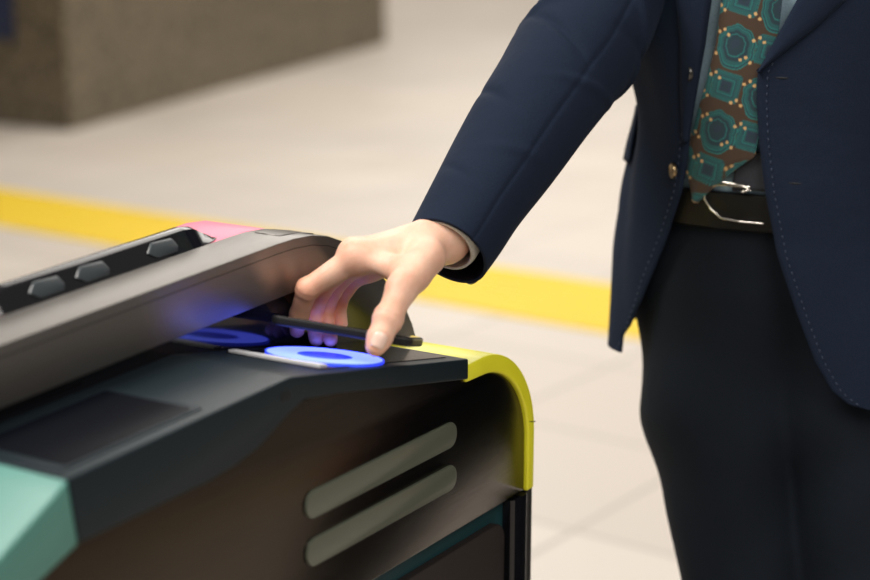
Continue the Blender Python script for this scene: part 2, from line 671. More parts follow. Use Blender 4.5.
# upper side panel with the rounded shoulder
ARC_C, ARC_R = (0.034, -0.110), 0.085
arc = [(ARC_C[0] + ARC_R * math.sin(a), ARC_C[1] + ARC_R * math.cos(a)) for a in np.linspace(0, math.pi / 2, 20)]
side = [(-1.05, -0.162)] + [(-1.05, -0.04), (-0.5, 0.0), (-0.30, 0.02), (-0.22, 0.022), (-0.05, -0.009), (0.0, -0.0186)] + arc + [(0.119, -0.163)]
gpart('side_panel', prism_bm(zs(side), 0.002, 0.03, 0.0015, 2, angle=50), 'dark_steel')
core = [(-1.05, -0.16), (-1.05, -0.05), (-0.5, -0.02), (-0.3, 0.0), (-0.05, -0.02)] + [(x - 0.004, z - 0.004) for x, z in arc] + [(0.112, -0.16)]
gpart('inner_body', prism_bm(zs(core), 0.03, WID, 0.001, 1, angle=50), 'black')
# indicator windows on the side panel
for zt in (-0.055, -0.0955):
    bm = prism_bm(rrect(-0.236, -0.010, GZ + zt - 0.024, GZ + zt, 0.0115, 10), -0.0005, 0.006, 0.0012, 2)
    gpart('indicator_window', bm, 'lens')
# service door, recessed teal frame shows round it
gpart('service_door', prism_bm(rrect(-1.0, 0.086, 0.11, GZ - 0.183, 0.018, 8), 0.004, 0.02, 0.002, 2), 'door_panel')
# corner post
gpart('corner_post', prism_bm(rrect(0.094, 0.124, 0.0, 0.03, 0.004, 4), 0.09, GZ - 0.166, axis='z'), 'gloss')
gpart('post_edge', prism_bm(rrect(0.126, 0.137, 0.002, 0.03, 0.003, 4), 0.0, GZ - 0.164, axis='z'), 'black')
gpart('end_panel', box_bm(0.118, 0.134, 0.03, WID, 0.0, GZ - 0.164, 0.003), 'dark_steel')


# yellow wrap-around end
def rim(r0, r1, n=28):
    ang = np.linspace(0.0, math.pi / 2, n)
    outer = []
    inner = []
    for a in ang:
        rr = r1 + 0.0045 * math.cos(a)
        outer.append((ARC_C[0] + rr * math.sin(a), ARC_C[1] + rr * math.cos(a)))
        inner.append((ARC_C[0] + r0 * math.sin(a), ARC_C[1] + r0 * math.cos(a)))
    outer = [(0.004, -0.0085)] + outer + [(ARC_C[0] + r1, -0.1635)]
    inner = [(0.004, -0.0240)] + inner + [(ARC_C[0] + r0, -0.1635)]
    return outer + inner[::-1]


gpart('yellow_end_cover', prism_bm(zs(rim(0.0855, 0.0985)), -0.0015, WID, 0.0022, 3, angle=50), 'yellow')
# seam in the yellow cover
gpart('cover_seam', prism_bm(zs([(0.121, -0.092), (0.1337, -0.0955), (0.1337, -0.0962), (0.121, -0.0927)]), -0.0018, 0.02), 'black')

# reader tray: flat display part, then slopes down toward the user
T_FRONT = -0.006
top = [(-0.497, 0.0385), (-0.26, 0.048), (0.0, 0.0)]
bot = [(0.0, -0.019), (-0.10, 0.000), (-0.20, 0.019), (-0.242, 0.0255), (-0.262, 0.020), (-0.301, 0.003), (-0.33, -0.003), (-0.359, -0.006), (-0.49, -0.0085)]
gpart('reader_housing', prism_bm(zs(top + bot), T_FRONT, 0.118, 0.0016, 3, angle=8), 'tray')
# mint end cap falling away to the left
cap = [(-0.4975, 0.0385), (-0.4905, -0.009), (-0.60, -0.05), (-0.66, -0.06), (-0.66, -0.035), (-0.60, -0.016), (-0.553, 0.009), (-0.51, 0.031)]
gpart('mint_end_cap', prism_bm(zs(cap), T_FRONT - 0.0004, 0.118, 0.003, 3, angle=30), 'mint')


def tray_z(u):
    return float(np.interp(u, [-0.497, -0.26, 0.0], [0.0385, 0.048, 0.0]))


def sloped(poly, u0, z_off, thick, bevel=0.0):
    """a plate lying on the tray, polygon in (u, v)"""
    bm_ = bmesh.new()
    lo_ = [bm_.verts.new((p[0], p[1], GZ + tray_z(p[0]) + z_off - thick)) for p in poly]
    hi_ = [bm_.verts.new((p[0], p[1], GZ + tray_z(p[0]) + z_off)) for p in poly]
    bm_.faces.new(hi_); bm_.faces.new(lo_[::-1])
    for i in range(len(poly)):
        j = (i + 1) % len(poly)
        bm_.faces.new((lo_[i], lo_[j], hi_[j], hi_[i]))
    return bm_


scr_f = gpart('display_bezel', sloped(rrect(-0.492, -0.348, 0.006, 0.100, 0.004, 4), 0, 0.0012, 0.003), 'tray')
gpart('display_screen', sloped(rrect(-0.484, -0.356, 0.010, 0.094, 0.003, 4), 0, 0.0018, 0.003), 'screen', scr_f)
pad = gpart('reader_pad', sloped(rrect(-0.205, -0.012, 0.008, 0.106, 0.006, 6), 0, 0.0008, 0.002), 'pad')
RC = (-0.139, 0.051)


def annulus(r0, r1, z_off, thick, n=64):
    bm_ = bmesh.new()
    R = []
    for r, dz in ((r0, 0), (r1, 0), (r1, -thick), (r0, -thick)):
        R.append([bm_.verts.new((RC[0] + r * math.cos(2 * math.pi * k / n), RC[1] + r * math.sin(2 * math.pi * k / n),
                  GZ + tray_z(RC[0] + r * math.cos(2 * math.pi * k / n)) + z_off + dz)) for k in range(n)])
    for i in range(4):
        A, B = R[i], R[(i + 1) % 4]
        for k in range(n):
            bm_.faces.new((A[k], A[(k + 1) % n], B[(k + 1) % n], B[k]))
    return bm_


gpart('glowing_ring', annulus(0.0235, 0.0485, 0.0022, 0.002), 'ring', pad)
gpart('ring_rim', annulus(0.0487, 0.0500, 0.0024, 0.002), 'ring2', pad)
cdisc = sloped([(RC[0] + 0.0232 * math.cos(a), RC[1] + 0.0232 * math.sin(a)) for a in np.linspace(0, 2 * math.pi, 40, endpoint=False)], 0, 0.002, 0.002)
gpart('ring_centre', cdisc, 'ring2', pad)
gpart('label_strip', sloped([(-0.2005, 0.104), (-0.1905, 0.104), (-0.1835, 0.016), (-0.193, 0.016)], 0, 0.0022, 0.002), 'label', pad)
# three tiny vents in the fascia
bm = bmesh.new()
for k in range(3):
    box_bm(-0.272 + k * 0.004, -0.2705 + k * 0.004, T_FRONT - 0.0006, T_FRONT + 0.001, GZ + 0.031, GZ + 0.038, bm=bm)
gpart('vent_slots', bm, 'black')

# stainless hood behind the tray, its end rounded down to the yellow cover
V0 = 0.106
hood_top = [(-1.05, 0.069), (-0.44, 0.0995), (-0.294, 0.107), (-0.188, 0.1125), (-0.13, 0.1155), (-0.105, 0.1160), (-0.08, 0.1145), (-0.056, 0.1095), (-0.03, 0.0995),
            (-0.005, 0.0845), (0.016, 0.068), (0.036, 0.050), (0.054, 0.034), (0.068, 0.018), (0.080, -0.001), (0.088, -0.02)]
hood_bot = [(0.09, -0.06), (-0.045, -0.06), (-0.045, 0.03), (-0.052, 0.05), (-0.066, 0.062), (-0.09, 0.068), (-0.108, 0.0685), (-0.273, 0.0615), (-0.445, 0.0535), (-1.05, 0.026)]
gpart('steel_hood', prism_bm(zs(hood_top + hood_bot), V0, 0.160, 0.0013, 2, angle=40), 'steel')
# thin groove line on the hood's face
gl = [(p[0], p[1] - 0.0085) for p in hood_top[:-5]]
gl2 = [(p[0], p[1] - 0.0092) for p in hood_top[:-5]]
gpart('hood_seam', prism_bm(zs(gl + gl2[::-1]), V0 - 0.0002, V0 + 0.001), 'black')
gpart('recess_wall', box_bm(-1.05, -0.043, V0 + 0.006, 0.16, GZ - 0.05, GZ + 0.075), 'gloss')
gpart('hood_plate', prism_bm(zs([(-0.105, 0.1166), (-0.08, 0.1152), (-0.056, 0.1102), (-0.056, 0.105), (-0.105, 0.112)]), 0.122, 0.150, 0.0004, 1), 'steel')
# pink cover behind the hood
pink_top = [(-1.05, 0.063), (-0.44, 0.093), (-0.20, 0.106), (-0.16, 0.108), (-0.13, 0.113), (-0.10, 0.1155), (-0.075, 0.1135), (-0.05, 0.106), (-0.02, 0.092), (0.01, 0.070), (0.04, 0.042), (0.07, 0.0)]
gpart('pink_cover', prism_bm(zs(pink_top + [(0.07, -0.06), (-1.05, -0.06)]), 0.1605, WID, 0.004, 3, angle=40), 'pink')


# smoked sensor pod with grey sensors inside
def pod():
    bm_ = bmesh.new()
    prof = [(0.0, 0.0), (0.010, 0.0165), (0.014, 0.0183), (0.020, 0.0178), (0.034, 0.011), (0.042, 0.005), (0.045, 0.0)]
    us = [-0.397, -0.392, -0.382, -0.372, -0.172, -0.160, -0.140, -0.129]
    sc = [0.05, 0.45, 0.88, 1.0, 1.0, 0.9, 0.35, 0.03]
    rings = []
    for u, s in zip(us, sc):
        base = GZ + 0.0985 + 0.05 * (u + 0.42)
        rings.append([bm_.verts.new((u, 0.163 + 0.0225 + (p[0] - 0.0225) * (0.6 + 0.4 * s), base + p[1] * s)) for p in prof])
    for A, B in zip(rings, rings[1:]):
        for k in range(len(prof) - 1):
            bm_.faces.new((A[k], B[k], B[k + 1], A[k + 1]))
        bm_.faces.new((A[-1], B[-1], B[0], A[0]))
    bm_.faces.new(rings[0]); bm_.faces.new(rings[-1][::-1])
    es = [e for e in bm_.edges if len(e.link_faces) == 2 and e.calc_face_angle(0) > math.radians(20)]
    bmesh.ops.bevel(bm_, geom=es, offset=0.0012, segments=2, profile=0.5, affect='EDGES', clamp_overlap=True)
    return bm_


podo = gpart('sensor_cover', pod(), 'gloss', smooth=30)
for uc in (-0.336, -0.286, -0.203):
    z0 = GZ + 0.0985 + 0.05 * (uc + 0.42)
    pr = [(uc - 0.021, z0 + 0.0075), (uc - 0.012, z0 + 0.0025), (uc + 0.014, z0 + 0.0035), (uc + 0.017, z0 + 0.008), (uc + 0.013, z0 + 0.0145), (uc - 0.012, z0 + 0.0145)]
    bm = prism_bm(pr, 0.1622, 0.1702, 0.0012, 2)
    # follow the leaning face of the cover
    for v_ in bm.verts:
        v_.co.y += (v_.co.z - z0) * 0.55
    gpart('sensor', bm, 'bulb', podo)

# ------------------------------------------------------------------ smartphone
ph_w, ph_l, ph_t = 0.070, 0.128, 0.0080
PL = W(269.5, 319, 1.388)
PR = W(411, 342.5, 1.370)
along = (PL - PR) / np.linalg.norm(PL - PR)
ph_l = float(np.linalg.norm(PL - PR))
slope_dir = np.array([0.03, 1.0, -0.250])
slope_dir = slope_dir - along * (slope_dir @ along)
slope_dir = slope_dir / np.linalg.norm(slope_dir)
pn = np.cross(slope_dir, along)
if pn[2] < 0:
    pn = -pn
pc = (PL + PR) / 2 + slope_dir * ph_w / 2
pm = Matrix((tuple(slope_dir), tuple(along), tuple(pn))).transposed().to_4x4()
pm.translation = Vector(pc)
phone = empty('smartphone', (0, 0, 0))
phone.matrix_world = pm
tag(phone, 'black smartphone held flat over the glowing blue reader', 'smartphone')
bm = prism_bm(rrect(-ph_w / 2, ph_w / 2, -ph_l / 2, ph_l / 2, 0.009, 8), -ph_t / 2, ph_t / 2, 0.0024, 4, axis='z')
obj('phone_body', bm, 'phone', phone, 40)
obj('phone_screen', prism_bm(rrect(-ph_w / 2 + .0022, ph_w / 2 - .0022, -ph_l / 2 + .0022, ph_l / 2 - .0022, 0.007, 8), -ph_t / 2 - .0002, -ph_t / 2 + .001, axis='z'), 'phone_glass', phone)
obj('back_glass', prism_bm(rrect(-ph_w / 2 + .0022, ph_w / 2 - .0022, -ph_l / 2 + .0022, ph_l / 2 - .0022, 0.007, 8), ph_t / 2 - .001, ph_t / 2 + .0002, axis='z'), 'phone_glass', phone)
bm = bmesh.new()
for y0, y1 in ((0.030, 0.040), (0.006, 0.022)):
    prism_bm(rrect(y0, y1, -0.0010, 0.0010, 0.0009, 3), 0, 0.0006, axis='z', bm=bm)
xform(bm, Matrix(((0, 0, -1, -ph_w / 2 + .0002), (1, 0, 0, 0), (0, 1, 0, 0), (0, 0, 0, 1))))
obj('side_button', bm, 'phone', phone)
bm = prism_bm(rrect(-ph_w / 2 - .0002, ph_w / 2 + .0002, -ph_l / 2 - .0002, ph_l / 2 + .0002, 0.009, 8), ph_t / 2 - .0024, ph_t / 2 - .0012, axis='z')
obj('metal_band', bm, 'phone_rim', phone)

# ------------------------------------------------------------------ the person
BC = np.array([0.365, 1.76, 0.0])
YAW = math.radians(25)
BF = np.array([-math.sin(YAW), -math.cos(YAW), 0])      # chest faces this way
BR = np.array([-math.cos(YAW), math.sin(YAW), 0])       # toward his right side
person = empty('person', (BC[0], BC[1], 0))
PO = Vector((BC[0], BC[1], 0))
tag(person, 'person in navy suit and teal patterned tie reaching out to hold a phone', 'person')


def pobj(name, data, mat, parent=None, smooth=180):
    """part of the person, given in world coordinates"""
    if isinstance(data, bmesh.types.BMesh):
        xform(data, Matrix.Translation(-PO))
    else:
        V, Fc = data
        data = (np.asarray(V) - np.array(PO), Fc)
    return obj(name, data, mat, parent if parent is not None else person, smooth)


TZ = [0.60, 0.85, 0.95, 1.04, 1.15, 1.28, 1.38, 1.43, 1.47, 1.50]
TA = [0.175, 0.172, 0.163, 0.155, 0.160, 0.178, 0.186, 0.170, 0.105, 0.065]
TB = [0.120, 0.120, 0.116, 0.112, 0.116, 0.124, 0.118, 0.105, 0.080, 0.062]


def torso(th, z, off=0.0):
    """th = 0 front middle, positive toward his right"""
    th = np.asarray(th, float); z = np.asarray(z, float)
    a = np.interp(z, TZ, TA) + off
    b = np.interp(z, TZ, TB) + off
    e = 0.92
    s, c = np.sin(th), np.cos(th)
    s2 = np.sign(s) * np.abs(s) ** e; c2 = np.sign(c) * np.abs(c) ** e
    P = BC + (a * s2)[..., None] * BR + (b * c2)[..., None] * BF
    P = P + z[..., None] * np.array([0, 0, 1.0])
    nr = 0.026 * np.exp(-((th - math.radians(80)) / math.radians(40)) ** 2) * np.exp(-((z - 1.155) / 0.080) ** 2)
    return P - nr[..., None] * (s[..., None] * BR + c[..., None] * BF)


def jacket(th, z, off=0.016):
    th = np.asarray(th, float); z = np.asarray(z, float)
    t = np.clip((1.12 - z) / 0.24, 0, 1.3)
    fl = 0.002 * t * np.exp(-((th - math.radians(75)) / math.radians(55)) ** 2)
    fl += 0.016 * t * np.exp(-((th + math.radians(60)) / math.radians(70)) ** 2)
    fl -= 0.007 * np.exp(-((th - math.radians(80)) / math.radians(40)) ** 2) * np.clip((1.0 - z) / .1, 0, 1)
    fl += 0.0022 * np.sin(th * 7 + z * 9) * np.clip((1.2 - z) / 0.2, 0, 1)
    fl += 0.0015 * np.sin(th * 13 - z * 21 + 1.0)
    return torso(th, z, off) + fl[..., None] * (np.sin(th)[..., None] * BR + np.cos(th)[..., None] * BF)


TH = np.linspace(math.radians(-115), math.radians(125), 721)
ZZ = np.linspace(0.80, 1.48, 681)
_T, _Z = np.meshgrid(TH, ZZ, indexing='ij')
_PJ = {}


def locate(surf, px, py):
    """where the line of sight meets the near side of the body surface"""
    if surf not in _PJ:
        P = surf(_T, _Z)
        x, y, dd = proj(P)
        N = np.sin(_T)[..., None] * BR + np.cos(_T)[..., None] * BF
        back = ((P - CV) * N).sum(-1) > 0
        _PJ[surf] = (x + back * 1e5, y)
    x, y = _PJ[surf]
    k = np.argmin((x - px) ** 2 + (y - py) ** 2)
    i, j = np.unravel_index(k, x.shape)
    return TH[i], ZZ[j]


def edge_curve(pts):
    r = [locate(jacket, *p) for p in pts]
    z = np.array([q[1] for q in r]); th = np.array([q[0] for q in r])
    o = np.argsort(z)
    return z[o], th[o]


rz, rth = edge_curve([(718, -60), (711, 0), (705, 43), (697, 86), (690, 130), (687, 160), (682, 190), (671, 222), (657, 262), (641, 305), (629, 338), (621, 351)])
lz, lth = edge_curve([(828, -60), (797, 0), (772, 45), (758, 72), (757, 100), (759, 140), (765, 190), (778, 255), (797, 315), (815, 362), (832, 391), (848, 404), (869, 410)])
Z_HEM = min(lz.min(), rz.min())
zr = np.concatenate([np.linspace(Z_HEM, Z_HEM + 0.02, 14), np.linspace(Z_HEM + 0.023, 1.5, 120)])
NC = 200
V = []
for z in zr:
    thr = np.interp(z, rz, rth)
    thl = np.interp(z, lz, lth)
    if z > 1.40:
        w = (z - 1.40) / 0.1
        thr = thr * (1 - w) + math.radians(25) * w; thl = thl * (1 - w) - math.radians(25) * w
    th = np.linspace(thr, thl + 2 * math.pi, NC)
    th = np.where(th > math.pi, th - 2 * math.pi, th)
    lift = 0.022 * np.clip((th - math.radians(15)) / math.radians(30), 0, 1) * (th < math.radians(179)) * np.clip(1 - (z - Z_HEM) / 0.12, 0, 1)
    V.append(jacket(th, z + lift))
V = np.concatenate(V)
jk = pobj('jacket', (V, grid_faces(len(zr), NC)), 'navy')
sol = jk.modifiers.new('thickness', 'SOLIDIFY'); sol.thickness = 0.0035; sol.offset = 0


# edges of the jacket: lapels, stitching, buttons, buttonholes, pocket flap
def strip(z0, z1, edge, widths, off, side, n=60, nw=8):
    """a strip lying on the jacket from its front edge backward"""
    ez, et = edge
    Vv = []
    for z in np.linspace(z0, z1, n):
        t0 = np.interp(z, ez, et)
        w = np.interp(z, [z0, z1], widths) if len(widths) == 2 else np.interp(z, np.linspace(z0, z1, len(widths)), widths)
        r = 0.14
        for k in range(nw):
            s = k / (nw - 1)
            oo = off * math.sin(math.pi * (0.15 + 0.7 * s)) + 0.0165
            Vv.append(jacket(np.array(t0 + side * (w * s) / r), np.array(z), oo))
    return Vv, grid_faces(n, nw)


zb1 = locate(jacket, 700, 72)[1]
lap = pobj('lapel', strip(zb1 - 0.07, 1.40, (rz, rth), (0.002, 0.012, 0.02, 0.03, 0.05, 0.06), 0.004, 1), 'navy', jk)
s_ = lap.modifiers.new('thickness', 'SOLIDIFY'); s_.thickness = 0.003
zb2 = locate(jacket, 758, 72)[1]
lap2 = pobj('lapel', strip(zb2, 1.40, (lz, lth), (0.001, 0.02, 0.035, 0.055, 0.075, 0.06), 0.006, -1), 'navy', jk)
s_ = lap2.modifiers.new('thickness', 'SOLIDIFY'); s_.thickness = 0.003


def dashes(pts3, w=0.0007, length=0.0035, gap=0.0075):
    bm_ = bmesh.new()
    pts3 = [Vector(p) for p in pts3]
    seg = [(b2 - a2).length for a2, b2 in zip(pts3, pts3[1:])]
    tot = sum(seg)
    s = 0.0
    while s < tot - length:
        def at(q):
            for a2, b2, L in zip(pts3, pts3[1:], seg):
                if q <= L:
                    return a2.lerp(b2, q / max(L, 1e-9))
                q -= L
            return pts3[-1]
        A, B = at(s), at(s + length)
        dirv = (B - A).normalized()
        bmx = bmesh.new()
        bmesh.ops.create_uvsphere(bmx, u_segments=6, v_segments=4, radius=1)
        mt = frame_at((A + B) / 2, dirv) @ Matrix.Diagonal((w, w, length / 2, 1))
        xform(bmx, mt)
        me = bpy.data.meshes.new('t'); bmx.to_mesh(me); bmx.free()
        bm_.from_mesh(me); bpy.data.meshes.remove(me)
        s += gap
    return bm_


for ez, et, sd in ((rz, rth, 1), (lz, lth, -1)):
    zz = np.linspace(ez.min() + 0.001, 1.28, 90)
    tt = np.interp(zz, ez, et) + sd * 0.006 / 0.13
    if sd == -1:
        keep = zz > ez.min() + 0.004
        zz, tt = zz[keep], tt[keep]
    pobj('stitching', dashes([jacket(np.array(a1), np.array(b1), 0.0182) for a1, b1 in zip(tt, zz)]), 'stitch', jk)


def on_jacket(px, py, off):
    th, z = locate(jacket, px, py)
    N = math.sin(th) * BR + math.cos(th) * BF
    return jacket(np.array(th), np.array(z), off), N


def button(px, py, tilt, mat_='horn', parent=None):
    P, N = on_jacket(px, py, 0.020)
    Nn = N + BR * tilt
    bm_ = lathe_bm([(0, 0.0018), (0.0055, 0.0016), (0.0068, 0.0026), (0.0078, 0.0024), (0.0082, 0.001), (0.0076, -0.001), (0.002, -0.0015), (0.0016, -0.006), (0, -0.006)], 24)
    return pobj('jacket_button', xform(bm_, frame_at(P, Nn)), mat_, jk, 40)


button(692, 73, 1.2)
b2_ = button(676, 170, 0.9, 'brass')
P, N = on_jacket(676, 172, 0.0225)


def slit(px0, py0, px1, py1):
    A, _n = on_jacket(px0, py0, 0.0172); B, _n = on_jacket(px1, py1, 0.0172)
    return pobj('buttonhole', dashes([A, B], 0.0013, float(np.linalg.norm(B - A)) * 0.95, 1.0), 'stitch_dark', jk)


slit(774, 77, 791, 78)
slit(787, 183, 804, 183)
# pocket flap at his right hip
thp, zp = locate(jacket, 640, 140)
Vv = []
for i in range(10):
    for j in range(14):
        z = zp + 0.03 - 0.058 * i / 9 - 0.004 * (j / 13.0)
        th = thp + math.radians(12) + math.radians(55) * j / 13
        Vv.append(jacket(np.array(th), np.array(z), 0.0195 + 0.004 * math.sin(math.pi * i / 12)))
fo = pobj('pocket_flap', (Vv, grid_faces(10, 14)), 'navy', jk)
s_ = fo.modifiers.new('thickness', 'SOLIDIFY'); s_.thickness = 0.003

# shirt body
zr2 = np.linspace(1.055, 1.50, 70)
tt = np.linspace(-math.pi, math.pi, 96, endpoint=False)
Vs = np.concatenate([torso(tt, np.full(96, z), 0.002 + 0.0015 * math.sin(z * 60)) for z in zr2])
shirt = pobj('shirt', (Vs, grid_faces(len(zr2), 96, True)), 'shirt')
# collar
Vc = []
for i, (rr, zz) in enumerate(((0.066, 1.485), (0.064, 1.53), (0.068, 1.535), (0.080, 1.495))):
    for k in range(40):
        a2 = 2 * math.pi * k / 40
        dip = 0.02 * math.exp(-((a2 if a2 < math.pi else a2 - 2 * math.pi) / 0.5) ** 2)
        Vc.append(BC + rr * math.sin(a2) * BR + (rr * 0.95) * math.cos(a2) * BF + np.array([0, 0, zz - dip]))
pobj('collar', (Vc, grid_faces(4, 40, True)), 'shirt', shirt)
# front placket of the shirt beside the tie
placket = [(727, 0, 714), (718, 55, 706), (709, 105, 698), (701, 140, 692)]


# tie: pattern woven in the cloth, worked out in centimetres on the tie itself
def tie_pattern(s, t):
    brown = np.array([0.052, 0.027, 0.014]); teal = np.array([0.008, 0.085, 0.09]); dark = np.array([0.007, 0.032, 0.048])
    blue = np.array([0.012, 0.03, 0.055]); gold = np.array([0.62, 0.38, 0.16]); brt = np.array([0.010, 0.15, 0.145])
    colr = np.tile(brown, (*s.shape, 1))
    DS, DT = 3.5, 4.35
    for i in range(-2, 4):
        for j in range(-14, 8):
            x = s - (-1.5 + i * DS); y = t - j * DT
            near = (np.abs(x) < 2.4) & (np.abs(y) < 3)
            if not near.any():
                continue
            if (i + j) % 2 == 0:
                a3 = np.arctan2(x, -y)
                r = np.hypot(x * 1.12, y * 0.98)
                R = 2.12 + 0.07 * np.cos(9 * a3) + 0.22 * np.exp(-(np.abs(np.abs(a3) - math.pi) / 0.35) ** 2) + 0.05 * np.cos(5 * a3 + 1) + 0.34 * np.cos(a3 - 2.6)
                q = r / R
                for th_, cc in ((1.0, brt), (0.94, dark), (0.88, brt), (0.83, teal), (0.68, dark), (0.52, brt), (0.47, dark)):
                    colr[q < th_] = cc
                xx, yy = x * 0.8 + y * 0.6, -x * 0.6 + y * 0.8
                colr[(np.hypot(xx / 0.36, yy / 0.62) < 1)] = blue
                colr[(np.abs(np.hypot(xx - .15, yy) - 0.55) < 0.06) & (q < 0.5)] = dark
            else:
                ca, sa = math.cos(0.05), math.sin(0.05)
                xx, yy = np.abs(x * ca + y * sa), np.abs(-x * sa + y * ca)
                q = np.maximum(xx, yy)
                q = np.where(xx + yy > 2.7, 9, q)
                for th_, cc in ((1.45, brt), (1.37, dark), (1.30, brt), (1.24, teal), (0.92, blue), (0.84, brt), (0.72, teal), (0.55, blue), (0.24, dark)):
                    colr[q < th_] = cc
    # gold dots between the motifs
    for i in range(-3, 5):
        for j in range(-28, 16):
            for ox, oy in ((0.0, 0.0), (0.48, 0.35), (-0.5, 0.42)):
                x = s - (-1.5 + (i + 0.5) * DS + ox * (1 if (i + j) % 2 else -1) + (0.45 if j % 2 else -0.45)); y = t - ((j + 0.5) * DT / 2 + oy)
                dd = np.hypot(x, y)
                colr[dd < 0.165] = gold
    return colr


tl = [(765, -330), (748, -120), (738, -60), (727, 0), (722, 43), (712, 86), (700, 130), (693, 165)]
trr = [(790, -330), (796, -120), (790, -60), (783, 0), (777, 55), (768, 105), (757, 154)]
tip = (702, 199)
NT, NS = 420, 130
V = []; cols = []
thl_, zl_ = [], []


def tie_pt(px, py, off):
    return None


yl = np.array([p[1] for p in tl], float); xl = np.array([p[0] for p in tl], float)
yr = np.array([p[1] for p in trr], float); xr = np.array([p[0] for p in trr], float)
# body-surface coordinates of the two edges
eL = [locate(torso, x, y) for x, y in tl[1:]]
eR = [locate(torso, x, y) for x, y in trr[1:]]
zL = np.array([e[1] for e in eL]); tL = np.array([e[0] for e in eL])
zR = np.array([e[1] for e in eR]); tR = np.array([e[0] for e in eR])
eT = locate(torso, *tip)
zL = np.concatenate([[1.47], zL]); tL = np.concatenate([[math.radians(14)], tL])
zR = np.concatenate([[1.47], zR]); tR = np.concatenate([[math.radians(-14)], tR])
pl = np.linspace(0, 1, len(zL)); pr_ = np.linspace(0, 1, len(zR))
pl = (zL[0] - zL) / (zL[0] - zL[-1]); pr_ = (zR[0] - zR) / (zR[0] - zR[-1])
ts = np.linspace(0, 1, NT)
ss = np.linspace(0, 1, NS)
LT = zL[0] - zL[-1]
rows = []
for tq in ts:
    q = min(tq / 0.93, 1.0)
    za, ta = np.interp(q, pl, zL), np.interp(q, pl, tL)
    zb, tb = np.interp(q, pr_, zR), np.interp(q, pr_, tR)
    rows.append((za, ta, zb, tb))
V = []
Sg = []; Tg = []
tipfrac = 0.16
for i, tq in enumerate(ts):
    za, ta, zb, tb = rows[i]
    if tq <= 0.93:
        zz = za + (zb - za) * ss
        th = ta + (tb - ta) * ss
    else:
        k = (tq - 0.93) / 0.07
        # toward the point
        z1 = za + (eT[1] - za) * k; t1 = ta + (eT[0] - ta) * k
        z2 = zb + (eT[1] - zb) * k; t2 = tb + (eT[0] - tb) * k
        zz = z1 + (z2 - z1) * ss; th = t1 + (t2 - t1) * ss
    bulge = 0.010 + 0.004 * np.sin(math.pi * ss)
    P = torso(th, zz, 0.0)
    N = np.sin(th)[:, None] * BR + np.cos(th)[:, None] * BF
    V.append(P + N * bulge[:, None])
V = np.array(V)
# centimetre coordinates measured on the cloth
x_, y_, d_ = proj(V)
ex = np.array([BR[0], BR[1], 0])
mid = V[:, NS // 2]
s_cm = ((V - V[:, NS // 2][:, None, :]) @ (-ex)) * 100
axis_t = V[int(NT * 0.9), NS // 2] - V[int(NT * 0.5), NS // 2]
axis_t = axis_t / np.linalg.norm(axis_t)
side_t = V[int(NT * .7), -1] - V[int(NT * .7), 0]
side_t = side_t - axis_t * (side_t @ axis_t)
side_t = side_t / np.linalg.norm(side_t)
k = np.argmin((x_ - 736) ** 2 + (y_ - 43) ** 2)
O_ = V.reshape(-1, 3)[k]
s_cm = ((V - O_) @ side_t) * 100 - 1.5
t_cm = ((V - O_) @ axis_t) * 100
colr = tie_pattern(s_cm, t_cm)
tie = pobj('necktie', (V.reshape(-1, 3), grid_faces(NT, NS)), 'tie')
ca_ = tie.data.color_attributes.new('pattern', 'FLOAT_COLOR', 'POINT')
ca_.data.foreach_set('color', np.concatenate([colr.reshape(-1, 3), np.ones((NT * NS, 1))], 1).ravel().astype('f4'))
s_ = tie.modifiers.new('thickness', 'SOLIDIFY'); s_.thickness = 0.003; s_.offset = -1
pobj('tie_knot', lathe_bm([(0, 0.022), (0.014, 0.020), (0.019, 0.008), (0.014, -0.016), (0, -0.02)], 16, frame_at(BC + BF * 0.068 + np.array([0, 0, 1.478]), (0, 0, 1))), simple('tie_knot_silk', (0.03, 0.07, 0.07), 0.6), tie, 60)

# dark grey patch stands in for shade on the shirt below the blade
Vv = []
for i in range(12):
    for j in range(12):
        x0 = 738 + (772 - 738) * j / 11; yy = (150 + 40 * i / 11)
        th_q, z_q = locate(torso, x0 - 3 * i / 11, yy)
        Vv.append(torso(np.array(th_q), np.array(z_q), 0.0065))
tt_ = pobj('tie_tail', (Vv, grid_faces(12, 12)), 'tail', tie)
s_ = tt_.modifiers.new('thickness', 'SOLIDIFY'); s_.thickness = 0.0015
# trousers
RT = dict()


def PX(x, y, d):
    return W(x, y, d)


hipR, hipL = PX(724, 305, 1.80), PX(838, 305, 1.785)
thR, thL = PX(720, 410, 1.80), PX(850, 410, 1.775)
knR, knL = PX(750, 612, 1.80), PX(868, 612, 1.76)
anR = np.array([knR[0] + 0.03, knR[1] + 0.07, 0.09]); anL = np.array([knL[0] + 0.02, knL[1] + 0.06, 0.09])


